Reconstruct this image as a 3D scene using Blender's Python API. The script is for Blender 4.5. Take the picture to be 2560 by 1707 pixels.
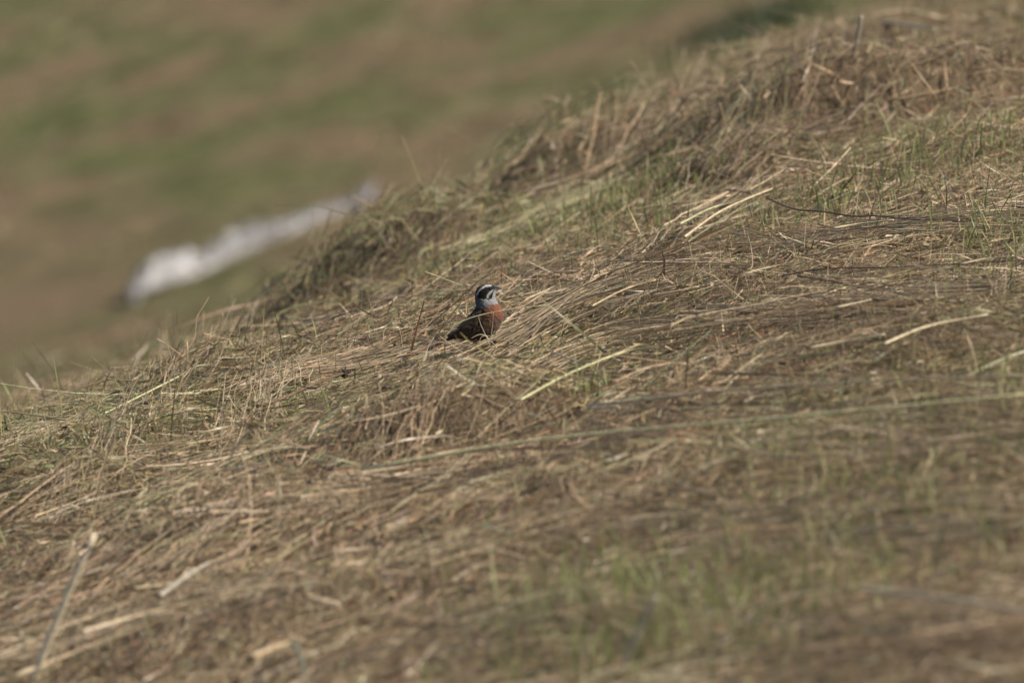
import bpy, math, random
import numpy as np
from mathutils import Vector

for o in list(bpy.data.objects):
    bpy.data.objects.remove(o)
scene = bpy.context.scene
C = scene.collection
rng = np.random.default_rng(7)
random.seed(7)

# ------------------------------------------------------------------ camera, sky, sun, exposure
ZC = 2.31                        # eye height above the spot where the bird stands
TH = math.atan(ZC / 22.0)        # looking slightly down the slope
TANW = 0.0746                    # frame width per metre of distance (300 mm telephoto)
K = 2560 / TANW
cam_d = bpy.data.cameras.new('camera')
cam_d.sensor_width = 22.38
cam_d.lens = 300
cam_d.clip_start = 0.5
cam_d.clip_end = 3000
cam_d.dof.use_dof = True
cam_d.dof.focus_distance = 22.12
cam_d.dof.aperture_fstop = 4.3
cam = bpy.data.objects.new('camera', cam_d)
C.objects.link(cam)
cam.location = (0, 0, ZC)
cam.rotation_euler = (math.pi / 2 - TH, 0, 0)
scene.camera = cam

SUN_EL = math.radians(44)
SUN_DIR = Vector((0.80, -0.24, 0)).normalized() * math.cos(SUN_EL) + Vector((0, 0, math.sin(SUN_EL)))
w = bpy.data.worlds.new('World')
scene.world = w
w.use_nodes = True
nt = w.node_tree
nt.nodes.clear()
wo = nt.nodes.new('ShaderNodeOutputWorld')
bg = nt.nodes.new('ShaderNodeBackground')
sky = nt.nodes.new('ShaderNodeTexSky')
sky.sky_type = 'NISHITA'
sky.sun_disc = False
sky.sun_elevation = SUN_EL
sky.sun_rotation = math.atan2(SUN_DIR.x, SUN_DIR.y)
sky.dust_density = 2.5
bg.inputs['Strength'].default_value = 0.078
nt.links.new(sky.outputs[0], bg.inputs[0])
nt.links.new(bg.outputs[0], wo.inputs[0])
sl = bpy.data.lights.new('sun', 'SUN')
sl.energy = 4.0
sl.angle = math.radians(0.6)
sl.color = (1.0, 0.905, 0.775)
sun = bpy.data.objects.new('sun', sl)
C.objects.link(sun)
sun.rotation_euler = SUN_DIR.to_track_quat('Z', 'Y').to_euler()
scene.view_settings.view_transform = 'Standard'
scene.view_settings.look = 'None'
scene.view_settings.exposure = 0.46
scene.view_settings.gamma = 1.0

# ------------------------------------------------------------------ numeric helpers
def lattice(seed, n=256):
    return np.random.default_rng(seed).random((n, n))
LATS = {}
def vnoise(x, y, seed=0):
    if seed not in LATS:
        LATS[seed] = lattice(seed)
    L = LATS[seed]
    xi = np.floor(x).astype(int); yi = np.floor(y).astype(int)
    fx = x - xi; fy = y - yi
    fx = fx * fx * (3 - 2 * fx); fy = fy * fy * (3 - 2 * fy)
    a = L[xi % 256, yi % 256]; b = L[(xi + 1) % 256, yi % 256]
    c = L[xi % 256, (yi + 1) % 256]; d = L[(xi + 1) % 256, (yi + 1) % 256]
    return (a * (1 - fx) + b * fx) * (1 - fy) + (c * (1 - fx) + d * fx) * fy
def fbm(x, y, seed=0, o=3):
    s = 0; a = 1; t = 0
    for i in range(o):
        s = s + a * vnoise(x * 2 ** i, y * 2 ** i, seed + i); t += a; a *= .5
    return s / t
def sstep(a, b, x):
    t = np.clip((x - a) / (b - a), 0, 1)
    return t * t * (3 - 2 * t)

def row_slope(row):               # elevation tangent of a viewing direction
    cu = (853.5 - row) / K
    return np.tan(np.arctan(cu) - TH)

COL = np.array([-1920, -640, 0, 640, 960, 1280, 1920, 2560, 3200, 4480.])
ROWS = {   # depth knot -> how high the hillside stands there
    'f': np.array([1440, 1240, 1125, 1005, 922, 840, 690, 575, 470, 300.]),
    'c': np.array([1420, 1200, 1092, 905, 712, 475, 165, -20, -130, -280.]),
    30.: np.array([1390, 1160, 1045, 860, 706, 520, 275, 90, -30, -180.]),
    38.: np.array([1370, 1110, 970, 785, 672, 580, 425, 270, 120, -160.]),
    44.: np.array([1260, 950, 790, 610, 525, 440, 280, 120, -30, -330.]),
    60.: np.array([430, 120, -30, -180, -255, -330, -480, -630, -780, -1080.]),
}
YC = np.array([22.9, 23.0, 23.3, 24.2, 24.9, 25.6, 27., 28., 28.6, 29.])
def lerpx(xs, ys, x):
    r = np.interp(x, xs, ys)
    r = np.where(x < xs[0], ys[0] + (x - xs[0]) * (ys[1] - ys[0]) / (xs[1] - xs[0]), r)
    return np.where(x > xs[-1], ys[-1] + (x - xs[-1]) * (ys[-1] - ys[-2]) / (xs[-1] - xs[-2]), r)
def zrow(x, y, key):
    px = 1280 + x / y * K
    return ZC + row_slope(lerpx(COL, ROWS[key], px)) * y
def pchip(xk, yk, x):
    h = np.diff(xk); d = np.diff(yk) / h
    m = np.zeros_like(yk)
    for i in range(1, len(xk) - 1):
        m[i] = 0 if d[i - 1] * d[i] <= 0 else 2 * d[i - 1] * d[i] / (d[i - 1] + d[i])
    m[0] = d[0]; m[-1] = d[-1]
    i = np.clip(np.searchsorted(xk, x) - 1, 0, len(h) - 1)
    t = (x - xk[i]) / h[i]
    return ((2*t**3 - 3*t**2 + 1) * yk[i] + (t**3 - 2*t**2 + t) * h[i] * m[i]
            + (-2*t**3 + 3*t**2) * yk[i + 1] + (t**3 - t**2) * h[i] * m[i + 1])
TX = np.linspace(-5, 5, 101)
TY = np.arange(10, 70.01, 0.2)
TAB = np.zeros((len(TX), len(TY)))
for i, x in enumerate(TX):
    zf = zrow(x, 22., 'f')
    yc = float(np.interp(1280 + x / 25 * K, COL, YC))
    z60 = zrow(x, 60., 60.)
    ks = [10., 18., 22., yc, 31., 38., 44., 60., 70.]
    zs = [zf - 0.22, zf - 0.035, zf, zrow(x, yc, 'c'), zrow(x, 31., 30.), zrow(x, 38., 38.), zrow(x, 44., 44.), z60, z60 + .5]
    TAB[i] = pchip(np.array(ks), np.array([float(v) for v in zs]), TY)
for _ in range(5):                # soften the knots
    TAB[1:-1] = (TAB[:-2] + 2 * TAB[1:-1] + TAB[2:]) / 4
    TAB[:, 1:-1] = (TAB[:, :-2] + 2 * TAB[:, 1:-1] + TAB[:, 2:]) / 4
def base_z(x, y):
    x = np.asarray(x, float); y = np.asarray(y, float)
    xc = np.clip(x, -4.99, 4.99); yc = np.clip(y, 10.01, 69.99)
    fx = (xc - TX[0]) / (TX[1] - TX[0]); fy = (yc - TY[0]) / (TY[1] - TY[0])
    i = np.clip(fx.astype(int), 0, len(TX) - 2); j = np.clip(fy.astype(int), 0, len(TY) - 2)
    fx = fx - i; fy = fy - j
    z = (TAB[i, j] * (1 - fx) + TAB[i + 1, j] * fx) * (1 - fy) + (TAB[i, j + 1] * (1 - fx) + TAB[i + 1, j + 1] * fx) * fy
    z = z + (x - xc) * 0.12
    far = np.clip(y - 70, 0, None)
    z = z + far * 0.06
    return z
HEAPS = []                        # raked-up heaps of hay: x, y, length, width, azimuth, height
def hay_h(x, y):
    m = sstep(13, 15, y) * (1 - sstep(30, 34, y))
    u = x * .8 + y * .35; v = -x * .5 + y * .85
    h = 0.040 * (fbm(u * 1.7, v * .9, 11, 3) - .5) + .016 * (fbm(x * 6, y * 3.2, 31, 2) - .5)
    for hx, hy, L, W, az, hh in HEAPS:
        dx = x - hx; dy = y - hy
        a = dx * math.cos(az) + dy * math.sin(az); b = -dx * math.sin(az) + dy * math.cos(az)
        b = np.where(b < 0, b * 2.4, b * .8)      # raked up steep on the lower side
        h = h + .9 * hh * np.exp(-(a / L) ** 2 - (b / W) ** 2)
    flat = 1 - np.exp(-((x + .09) / .16) ** 4 - ((y - 21.9) / .6) ** 2)
    return h * m * (.25 + .75 * flat)
def heapness(x, y):
    h = 0
    for hx, hy, L, W, az, hh in HEAPS:
        dx = x - hx; dy = y - hy
        a = dx * math.cos(az) + dy * math.sin(az); b = -dx * math.sin(az) + dy * math.cos(az)
        h = h + (hh / .05) * np.exp(-(a / L) ** 2 - (b / W) ** 2)
    return np.clip(h, 0, 1.2)
def terr(x, y):
    return base_z(x, y) + hay_h(np.asarray(x, float), np.asarray(y, float))

def ray(px, py):
    cx = (px - 1280) / K; cu = (853.5 - py) / K
    d = Vector((cx, math.cos(TH) + cu * math.sin(TH), -math.sin(TH) + cu * math.cos(TH)))
    return d / d.y
def hit(px, py, up=0.0, y0=14., y1=60., f=None):
    d = ray(px, py)
    ys = np.arange(y0, y1, .02)
    g = (f or terr)(d.x * ys, ys) + up - (ZC + d.z * ys)
    k = np.argmax(g > 0)
    y = ys[k] if g[k] > 0 else y1
    return Vector((d.x * y, y, ZC + d.z * y))
def on_plane(px, py, y):
    d = ray(px, py)
    return Vector((d.x * y, y, ZC + d.z * y))

def heap(px, py, L, W, az, h):
    p = hit(px, py)
    HEAPS.append((p.x, p.y, L, W, math.radians(az), h))
for a in [(850, 775, .13, .26, 20, .060), (940, 715, .14, .25, 20, .055), (755, 815, .12, .22, 25, .04), (1050, 650, .14, .22, 18, .042), (1140, 600, .14, .22, 15, .045), (1300, 500, .16, .22, 15, .040), (1450, 410, .14, .2, 18, .04), (1640, 370, .2, .25, 20, .055), (1780, 400, .14, .2, 20, .06),
          (1980, 370, .2, .25, 20, .10), (2200, 300, .3, .2, 10, .07), (2420, 260, .25, .2, 8, .06), (1600, 270, .2, .2, 15, .025), (1900, 180, .2, .25, 15, .03), (2200, 120, .25, .25, 12, .05), (1860, 450, .16, .2, 25, .05), (500, 930, .2, .2, 25, .03), (300, 1180, .22, .25, 30, .055),
          (150, 1260, .15, .25, 30, .04), (1010, 1130, .2, .2, 25, .065), (1250, 1060, .15, .2, 15, .04), (2400, 640, .3, .3, 5, .02), (1700, 740, .3, .2, 5, .025), (620, 1350, .2, .25, 25, .05),
          (1450, 1260, .3, .2, 8, .04), (1750, 1250, .22, .2, 5, .035), (760, 1560, .25, .2, 20, .045), (2300, 880, .25, .2, 5, .03), (2350, 420, .25, .25, 5, .03)]:
    heap(*a)
hr = random.Random(12)
for _ in range(70):
    y_ = hr.uniform(15, 29); x_ = hr.uniform(-.6, .6) * TANW * y_ * 1.3
    if abs(x_ + .09) < .28 and 20.8 < y_ < 22.6: continue
    HEAPS.append((x_, y_, hr.uniform(.06, .18), hr.uniform(.07, .2), math.radians(hr.uniform(0, 45)), hr.uniform(.012, .032) * (1.2 if x_ < .1 else .7)))

# ------------------------------------------------------------------ object helpers
def tag(o, label=None, cat=None, group=None, kind=None):
    if label: o['label'] = label
    if cat: o['category'] = cat
    if group: o['group'] = group
    if kind: o['kind'] = kind
    return o
def mesh_obj(name, V, F, mat, parent=None, cols=None, smooth=True):
    """V (n,3), F int array (m,3|4) or list of arrays; cols (n,3) per vertex"""
    me = bpy.data.meshes.new(name)
    V = np.asarray(V, np.float32)
    Fs = F if isinstance(F, list) else [F]
    Fs = [np.asarray(f, np.int32) for f in Fs if len(f)]
    nl = sum(f.size for f in Fs); nf = sum(len(f) for f in Fs)
    me.vertices.add(len(V)); me.vertices.foreach_set('co', V.ravel())
    me.loops.add(nl); me.loops.foreach_set('vertex_index', np.concatenate([f.ravel() for f in Fs]))
    tot = np.concatenate([np.full(len(f), f.shape[1], np.int32) for f in Fs])
    st = np.concatenate([[0], np.cumsum(tot)[:-1]]).astype(np.int32)
    me.polygons.add(nf); me.polygons.foreach_set('loop_start', st)
    me.polygons.foreach_set('use_smooth', np.full(nf, smooth))
    if cols is not None:
        at = me.attributes.new('tint', 'FLOAT_COLOR', 'POINT')
        c4 = np.ones((len(V), 4), np.float32); c4[:, :3] = cols
        at.data.foreach_set('color', c4.ravel())
    me.update(calc_edges=True); me.validate()
    me.materials.append(mat)
    o = bpy.data.objects.new(name, me)
    C.objects.link(o)
    if parent: o.parent = parent
    return o

def new_mat(name):
    m = bpy.data.materials.new(name); m.use_nodes = True
    n = m.node_tree; n.nodes.clear()
    return m, n, n.nodes.new('ShaderNodeOutputMaterial')
def straw_mat(name, trans=.3, rough=.42, spec=.5):
    m, n, out = new_mat(name)
    a = n.nodes.new('ShaderNodeAttribute'); a.attribute_name = 'tint'
    tc = n.nodes.new('ShaderNodeTexCoord')
    nz = n.nodes.new('ShaderNodeTexNoise'); nz.inputs['Scale'].default_value = 90; nz.inputs['Detail'].default_value = 3
    n.links.new(tc.outputs['Object'], nz.inputs['Vector'])
    mr = n.nodes.new('ShaderNodeMapRange'); mr.inputs[1].default_value = .3; mr.inputs[2].default_value = .7
    mr.inputs[3].default_value = .62; mr.inputs[4].default_value = 1.25
    n.links.new(nz.outputs[0], mr.inputs[0])
    mul = n.nodes.new('ShaderNodeVectorMath'); mul.operation = 'SCALE'
    n.links.new(a.outputs['Color'], mul.inputs[0]); n.links.new(mr.outputs[0], mul.inputs['Scale'])
    p = n.nodes.new('ShaderNodeBsdfPrincipled')
    p.inputs['Roughness'].default_value = rough
    p.inputs['Specular IOR Level'].default_value = spec
    n.links.new(mul.outputs[0], p.inputs['Base Color'])
    t = n.nodes.new('ShaderNodeBsdfTranslucent'); n.links.new(mul.outputs[0], t.inputs[0])
    mx = n.nodes.new('ShaderNodeMixShader'); mx.inputs[0].default_value = trans
    n.links.new(p.outputs[0], mx.inputs[1]); n.links.new(t.outputs[0], mx.inputs[2])
    n.links.new(mx.outputs[0], out.inputs[0])
    return m
M_STRAW = straw_mat('dry_straw')
M_STALK = straw_mat('hollow_stalk', 0, .38, .5)
M_GREEN = straw_mat('green_blade', .4, .45)
M_TWIG = straw_mat('woody_stem', 0, .7, .3)

def ramp(n, src, stops):
    r = n.nodes.new('ShaderNodeValToRGB')
    while len(r.color_ramp.elements) < len(stops): r.color_ramp.elements.new(.5)
    for e, (p, c) in zip(r.color_ramp.elements, stops):
        e.position = p; e.color = (*c, 1)
    n.links.new(src, r.inputs[0]); return r
def ground_mat():
    m, n, out = new_mat('meadow_soil')
    tc = n.nodes.new('ShaderNodeTexCoord')
    mp = n.nodes.new('ShaderNodeMapping'); mp.inputs['Scale'].default_value = (.8, .33, 0); mp.inputs['Rotation'].default_value = (0, 0, math.radians(-20))
    n.links.new(tc.outputs['Object'], mp.inputs[0])
    def noise(sc, det, rough=.55, src=mp):
        z = n.nodes.new('ShaderNodeTexNoise'); z.inputs['Scale'].default_value = sc; z.inputs['Detail'].default_value = det
        z.inputs['Roughness'].default_value = rough; n.links.new(src.outputs[0], z.inputs['Vector']); return z
    a = noise(2.1, 4, .6)
    r1 = ramp(n, a.outputs[0], [(.32, (.115, .132, .044)), (.43, (.150, .150, .062)), (.52, (.190, .158, .082)), (.62, (.240, .168, .100)), (.72, (.190, .148, .078))])
    mp2 = n.nodes.new('ShaderNodeMapping'); mp2.inputs['Location'].default_value = (7, 3, 0); mp2.inputs['Scale'].default_value = (2.2, .6, 0)
    n.links.new(tc.outputs['Object'], mp2.inputs[0])
    b = noise(2.3, 3, .5, mp2)
    r2 = ramp(n, b.outputs[0], [(.30, (.62, .66, .55)), (.5, (1, 1, 1)), (.68, (1.18, 1.15, 1.12))])
    mu = n.nodes.new('ShaderNodeMix'); mu.data_type = 'RGBA'; mu.blend_type = 'MULTIPLY'; mu.inputs[0].default_value = 1
    n.links.new(r1.outputs[0], mu.inputs[6]); n.links.new(r2.outputs[0], mu.inputs[7])
    c = noise(45, 5, .7, tc if False else mp2)
    r3 = ramp(n, c.outputs[0], [(.3, (.55, .55, .52)), (.55, (1, 1, 1)), (.75, (1.25, 1.22, 1.15))])
    mu2 = n.nodes.new('ShaderNodeMix'); mu2.data_type = 'RGBA'; mu2.blend_type = 'MULTIPLY'; mu2.inputs[0].default_value = 1
    n.links.new(mu.outputs[2], mu2.inputs[6]); n.links.new(r3.outputs[0], mu2.inputs[7])
    p = n.nodes.new('ShaderNodeBsdfPrincipled'); p.inputs['Roughness'].default_value = .95; p.inputs['Specular IOR Level'].default_value = .15
    sp_ = n.nodes.new('ShaderNodeSeparateXYZ'); n.links.new(tc.outputs['Object'], sp_.inputs[0])
    # a patch of barer, redder soil on the field
    pc = hit(60, 760, 0, 34, 60, base_z)
    sb = n.nodes.new('ShaderNodeVectorMath'); sb.operation = 'SUBTRACT'; sb.inputs[1].default_value = (pc.x - .2, pc.y, 0); n.links.new(tc.outputs['Object'], sb.inputs[0])
    sc = n.nodes.new('ShaderNodeVectorMath'); sc.operation = 'MULTIPLY'; sc.inputs[1].default_value = (1.3, .32, 0); n.links.new(sb.outputs[0], sc.inputs[0])
    lg = n.nodes.new('ShaderNodeVectorMath'); lg.operation = 'LENGTH'; n.links.new(sc.outputs[0], lg.inputs[0])
    ad = n.nodes.new('ShaderNodeMath'); ad.operation = 'ADD'; n.links.new(lg.outputs['Value'], ad.inputs[0]); n.links.new(a.outputs[0], ad.inputs[1])
    pm = n.nodes.new('ShaderNodeMapRange'); pm.inputs[1].default_value = .9; pm.inputs[2].default_value = 1.7; pm.inputs[3].default_value = .5; pm.inputs[4].default_value = 0; n.links.new(ad.outputs[0], pm.inputs[0])
    bare = n.nodes.new('ShaderNodeMix'); bare.data_type = 'RGBA'; bare.inputs[7].default_value = (.235, .158, .100, 1)
    n.links.new(pm.outputs[0], bare.inputs[0]); n.links.new(mu2.outputs[2], bare.inputs[6])
    mr = n.nodes.new('ShaderNodeMapRange'); mr.inputs[1].default_value = 27; mr.inputs[2].default_value = 33
    n.links.new(sp_.outputs[1], mr.inputs[0])
    d = noise(9, 5, .7, mp2)
    r4 = ramp(n, d.outputs[0], [(.3, (.070, .050, .031)), (.5, (.165, .120, .074)), (.7, (.28, .21, .135))])
    mx = n.nodes.new('ShaderNodeMix'); mx.data_type = 'RGBA'
    n.links.new(mr.outputs[0], mx.inputs[0]); n.links.new(r4.outputs[0], mx.inputs[6]); n.links.new(bare.outputs[2], mx.inputs[7])
    n.links.new(mx.outputs[2], p.inputs['Base Color'])
    bp = n.nodes.new('ShaderNodeBump'); bp.inputs['Strength'].default_value = .8; bp.inputs['Distance'].default_value = .02
    n.links.new(c.outputs[0], bp.inputs['Height']); n.links.new(bp.outputs[0], p.inputs['Normal'])
    n.links.new(p.outputs[0], out.inputs[0])
    return m

# ------------------------------------------------------------------ the hillside (one sheet to the horizon)
def axis(parts):
    r = [np.arange(a, b, s) for a, b, s in parts]
    return np.unique(np.round(np.concatenate(r), 4))
gx = axis([(-900, -60, 60), (-60, -8, 4), (-8, -2, .4), (-2, 2, .04), (2, 8, .4), (8, 60, 4), (60, 901, 60)])
gy = axis([(-120, 0, 20), (0, 13, 1), (13, 31, .05), (31, 62, .3), (62, 120, 4), (120, 1500, 60)])
X, Y = np.meshgrid(gx, gy, indexing='ij')
Z = terr(X, Y)
far = sstep(30, 45, Y)
Z = Z + far * (fbm(X * .9, Y * .5, 77, 3) - .5) * .06
Vg = np.stack([X, Y, Z], -1).reshape(-1, 3)
nx, ny = X.shape
I = np.arange(nx * ny).reshape(nx, ny)
Fg = np.stack([I[:-1, :-1], I[1:, :-1], I[1:, 1:], I[:-1, 1:]], -1).reshape(-1, 4)
ter = mesh_obj('meadow_ground', Vg, Fg, ground_mat())
tag(ter, 'mown brown and green meadow hillside rising to the right', None, None, 'structure')

# ------------------------------------------------------------------ grass and hay
PAL = np.array([[.45, .35, .215], [.355, .27, .160], [.27, .20, .118], [.47, .40, .28], [.27, .25, .125], [.18, .13, .076], [.33, .30, .175], [.09, .062, .042], [.32, .18, .10], [.17, .20, .10]])
def tubes(P, R, cols, sides=3):
    """P (n,s,3) centre lines, R (n,s) radii -> verts, faces, colours"""
    n, s, _ = P.shape
    T = np.gradient(P, axis=1); T /= np.linalg.norm(T, axis=2, keepdims=True) + 1e-9
    ref = np.zeros_like(T); ref[..., 2] = 1
    ref = np.where(np.abs(T[..., 2:3]) > .8, np.array([0, 1., 0]), ref)
    A = np.cross(T, ref); A /= np.linalg.norm(A, axis=2, keepdims=True) + 1e-9
    B = np.cross(A, T)
    ph = rng.random((n, 1)) * 6.28
    V = []
    for k in range(sides):
        a = ph + k * 2 * math.pi / sides
        V.append(P + (A * np.cos(a)[..., None] + B * np.sin(a)[..., None]) * R[..., None])
    V = np.stack(V, 2).reshape(-1, 3)
    I = np.arange(n * s * sides).reshape(n, s, sides)
    J = np.roll(I, -1, axis=2)
    F = np.stack([I[:, :-1], I[:, 1:], J[:, 1:], J[:, :-1]], -1).reshape(-1, 4)
    return V, F, np.repeat(cols, s * sides, axis=0)
def ribbons(P, R, cols, twist):
    n, s, _ = P.shape
    T = np.gradient(P, axis=1); T /= np.linalg.norm(T, axis=2, keepdims=True) + 1e-9
    ref = np.zeros_like(T); ref[..., 2] = 1
    ref = np.where(np.abs(T[..., 2:3]) > .8, np.array([0, 1., 0]), ref)
    A = np.cross(T, ref); A /= np.linalg.norm(A, axis=2, keepdims=True) + 1e-9
    B = np.cross(A, T)
    a = rng.random((n, 1)) * 6.28 + twist[:, None] * np.linspace(0, 1, s)[None]
    D = A * np.cos(a)[..., None] + B * np.sin(a)[..., None]
    V = np.stack([P - D * R[..., None], P + D * R[..., None]], 2).reshape(-1, 3)
    I = np.arange(n * s * 2).reshape(n, s, 2)
    F = np.stack([I[:, :-1, 0], I[:, :-1, 1], I[:, 1:, 1], I[:, 1:, 0]], -1).reshape(-1, 4)
    return V, F, np.repeat(cols, s * 2, axis=0)
def merge(parts):
    V = []; F = []; Cc = []; o = 0
    for v, f, c in parts:
        V.append(v); F.append(f + o); Cc.append(c); o += len(v)
    return np.concatenate(V), np.concatenate(F), np.concatenate(Cc)

def curve_pts(pts, n=14):
    P = np.array([list(p) for p in pts]); m = len(P)
    if m == 2: P = np.array([P[0], (P[0] + P[1]) / 2, P[1]]); m = 3
    Q = np.vstack([2 * P[0] - P[1], P, 2 * P[-1] - P[-2]])
    out = []
    for u in np.linspace(0, m - 1 - 1e-6, n):
        i = int(u); t = u - i
        a, b, c, d = Q[i:i + 4]
        out.append(.5 * ((2 * b) + (-a + c) * t + (2 * a - 5 * b + 4 * c - d) * t ** 2 + (-a + 3 * b - 3 * c + d) * t ** 3))
    return np.array(out)

def scatter(n, y0, y1, margin=.22):
    """random ground points inside the part of the slope the camera could see, even per square metre"""
    y = np.sqrt(rng.random(n) * (y1 ** 2 - y0 ** 2) + y0 ** 2)
    x = (rng.random(n) - .5) * (TANW * y * (1 + 2 * margin) + .1)
    return x, y
def pick(n, wts):
    wts = np.array(wts, float)
    c = PAL[rng.choice(len(PAL), n, p=wts / wts.sum())]
    v = np.exp(rng.normal(0, .22, (n, 1)))
    c = c * np.array([1.01, .96, .98])
    return np.clip(c * v * (1 + rng.normal(0, .05, (n, 3))), .01, .8)
def lying(n, y0, y1, L, Lsd, rad, seg, layer, wts, flat_frac=.55, elsd=9, long_=False, margin=.34):
    x, y = scatter(n, y0, y1, margin)
    left = 1 - sstep(-.25, .35, x * 22 / y + (22 - y) * .05)
    phm = np.radians(8 + 44 * left + 30 * (fbm(x * 1.5, y * .8, 51, 2) - .5))
    ph = phm + rng.normal(0, 1, n) * np.radians(np.where(rng.random(n) < (.45 if not long_ else .75), 20, 70))
    comb = fbm(x * 2.2 + 3, y * .9, 57, 2)
    ph = ph + (comb - .5) * 1.6
    ph = ph + (rng.random(n) < .5) * math.pi
    Ln = np.clip(L * np.exp(rng.normal(0, Lsd, n)), .015, L * 4)
    el = np.radians(rng.normal(0, elsd, n)) + np.where(rng.random(n) < .10, np.radians(rng.normal(0, 30, n)), 0)
    dens = hay_h(x, y)
    thick = layer * (.5 + 1.2 * fbm(x * 2.5, y * 1.2, 61, 2))
    hm = heapness(x, y)
    el = el + np.radians(rng.normal(0, 1, n)) * 16 * hm
    ph = ph + rng.normal(0, .5, n) * hm
    h0 = rng.random(n) ** 1.6 * thick * (.9 - .4 * (1 - left)) * (1 + .9 * hm) - .004
    t = np.linspace(-.5, .5, seg + 1)[None]
    bend = rng.normal(0, .05, n)[:, None] * Ln[:, None]
    arch = rng.normal(.004, .03, n)[:, None] * Ln[:, None]
    kink = rng.normal(0, .008, (n, seg + 1)) * Ln[:, None]
    q = (1 - 4 * t ** 2)
    lx = t * Ln[:, None] * np.cos(el)[:, None]; ly = q * bend + kink
    px = x[:, None] + lx * np.cos(ph)[:, None] - ly * np.sin(ph)[:, None]
    py = y[:, None] + lx * np.sin(ph)[:, None] + ly * np.cos(ph)[:, None]
    e0 = terr(px[:, 0], py[:, 0]); e1 = terr(px[:, -1], py[:, -1]); em = terr(x, y)
    ground = e0[:, None] * (.5 - t) + e1[:, None] * (.5 + t)
    ground = ground + np.clip(em - (e0 + e1) / 2, -.01, .012)[:, None] * (.6 + .4 * q)
    nb = 1 - .93 * np.exp(-((x + .11) / .20) ** 4 - (np.clip(y - 22.1, 0, 9) / .2) ** 2 - (np.clip(21.9 - y, 0, 9) / .7) ** 2)
    near_b = 1 - nb
    h0 = h0 * nb; el = el * nb
    pz = ground + h0[:, None] + q * arch + (t + .15) * Ln[:, None] * np.abs(np.sin(el))[:, None] * np.sign(el)[:, None]
    P = np.stack([px, py, pz], -1)
    r = rad * np.clip(np.exp(rng.normal(0, .35, n)), .4, 1.7)
    cols = pick(n, wts)
    # damp patches with more green and brown blades
    g = sstep(.52, .68, fbm(x * 1.3 + 5, y * .7, 71, 3))[:, None]
    cols = cols * (1 - .3 * g) + cols * np.array([.62, .95, .5]) * .3 * g
    cols = cols * (.84 + .46 * fbm(x * 1.1 + 9, y * .5, 81, 3))[:, None]
    fl = rng.random(n) < flat_frac
    tp = np.linspace(1.05, .6, seg + 1)[None]
    a = tubes(P[~fl], r[~fl][:, None] * tp * .8, cols[~fl])
    tp2 = np.sqrt(np.clip(1.02 - (np.linspace(-.3, 1, seg + 1)[None]) ** 2, .02, 1))
    b = ribbons(P[fl], r[fl][:, None] * tp2 * 1.5, cols[fl], rng.normal(0, 2.2, int(fl.sum())))
    return a, b

W_HAY = [18, 22, 16, 5, 14, 11, 14, 5, 3, 7]
parts = [lying(125000, 14.2, 26.5, .048, .5, .00075, 3, .03, W_HAY, .5, 14),
         lying(46000, 26.3, 33, .06, .5, .0009, 3, .03, W_HAY, .5, 14),
         lying(9000, 14.2, 29, .13, .4, .0009, 5, .035, [22, 20, 10, 14, 12, 5, 14, 3, 2, 6], .35, 9, True),
         lying(1300, 14.2, 29, .17, .35, .0012, 5, .045, [10, 5, 0, 30, 5, 0, 12, 0, 0, 2], .2, 8, True),
         lying(60000, 14.2, 27, .022, .4, .0012, 2, .025, W_HAY, .7, 20)]
def sweep(path, n, spread, tone, rad=.0009, lift=0.0, keep=.55):
    n = int(n * keep); spread = spread * 1.35
    P0 = np.array([list(hit(px, py, .01, f=base_z)) for px, py in path])
    D = curve_pts(P0, 60)
    L = np.concatenate([[0], np.cumsum(np.linalg.norm(np.diff(D, axis=0), axis=1))])
    tot = L[-1]
    ln = np.clip(rng.normal(.21, .10, n), .06, .5); s0 = rng.random(n) * (tot + .1) - .1
    t = np.linspace(0, 1, 7)[None]
    sv = np.clip(s0[:, None] + t * ln[:, None], 0, tot)
    ok = (sv[:, -1] - sv[:, 0]) > .05
    sv = sv[ok]; n = len(sv); ln = ln[ok]
    x = np.interp(sv, L, D[:, 0]); y = np.interp(sv, L, D[:, 1])
    dv = D[-1] - D[0]; dv /= np.linalg.norm(dv[:2])
    off = rng.normal(0, spread, n)[:, None] + (t - .5) * rng.normal(0, .24, n)[:, None] * ln[:, None]
    x = x - dv[1] * off * .5 + rng.normal(0, .002, x.shape); y = y + dv[0] * off * 3 * .5
    e0 = terr(x[:, 0], y[:, 0])[:, None]; e1 = terr(x[:, -1], y[:, -1])[:, None]
    gz = np.maximum(e0 * (1 - t) + e1 * t, terr(x, y) - .01)
    nb = 1 - .93 * np.exp(-((x + .11) / .20) ** 4 - (np.clip(y - 22.1, 0, 9) / .2) ** 2 - (np.clip(21.9 - y, 0, 9) / .7) ** 2)
    z = gz + nb * (.012 + rng.random((n, 1)) * .022 + (t - .4) * (lift + rng.normal(0, .07, n))[:, None] * ln[:, None])
    P = np.stack([x, y, z], -1)
    base = {'p': [(.46, .39, .26), (.40, .33, .21), (.33, .27, .16)], 't': [(.37, .28, .17), (.28, .21, .125), (.38, .31, .195)], 'g': [(.33, .32, .18), (.27, .27, .14), (.38, .34, .2)], 'd': [(.20, .15, .09), (.28, .22, .13), (.11, .08, .05)]}[tone]
    cols = np.array(base)[rng.integers(0, 3, n)] * np.exp(rng.normal(0, .32, (n, 1))) * np.array([1.01, .96, .98])
    r = rad * np.clip(np.exp(rng.normal(0, .3, n)), .5, 1.7)
    h = rng.random(n) < .55
    tp = np.linspace(1.05, .5, 7)[None]
    return tubes(P[h], r[h][:, None] * tp, cols[h]), ribbons(P[~h], r[~h][:, None] * 1.4 * tp, cols[~h], rng.normal(0, 1.5, int((~h).sum())))
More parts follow.
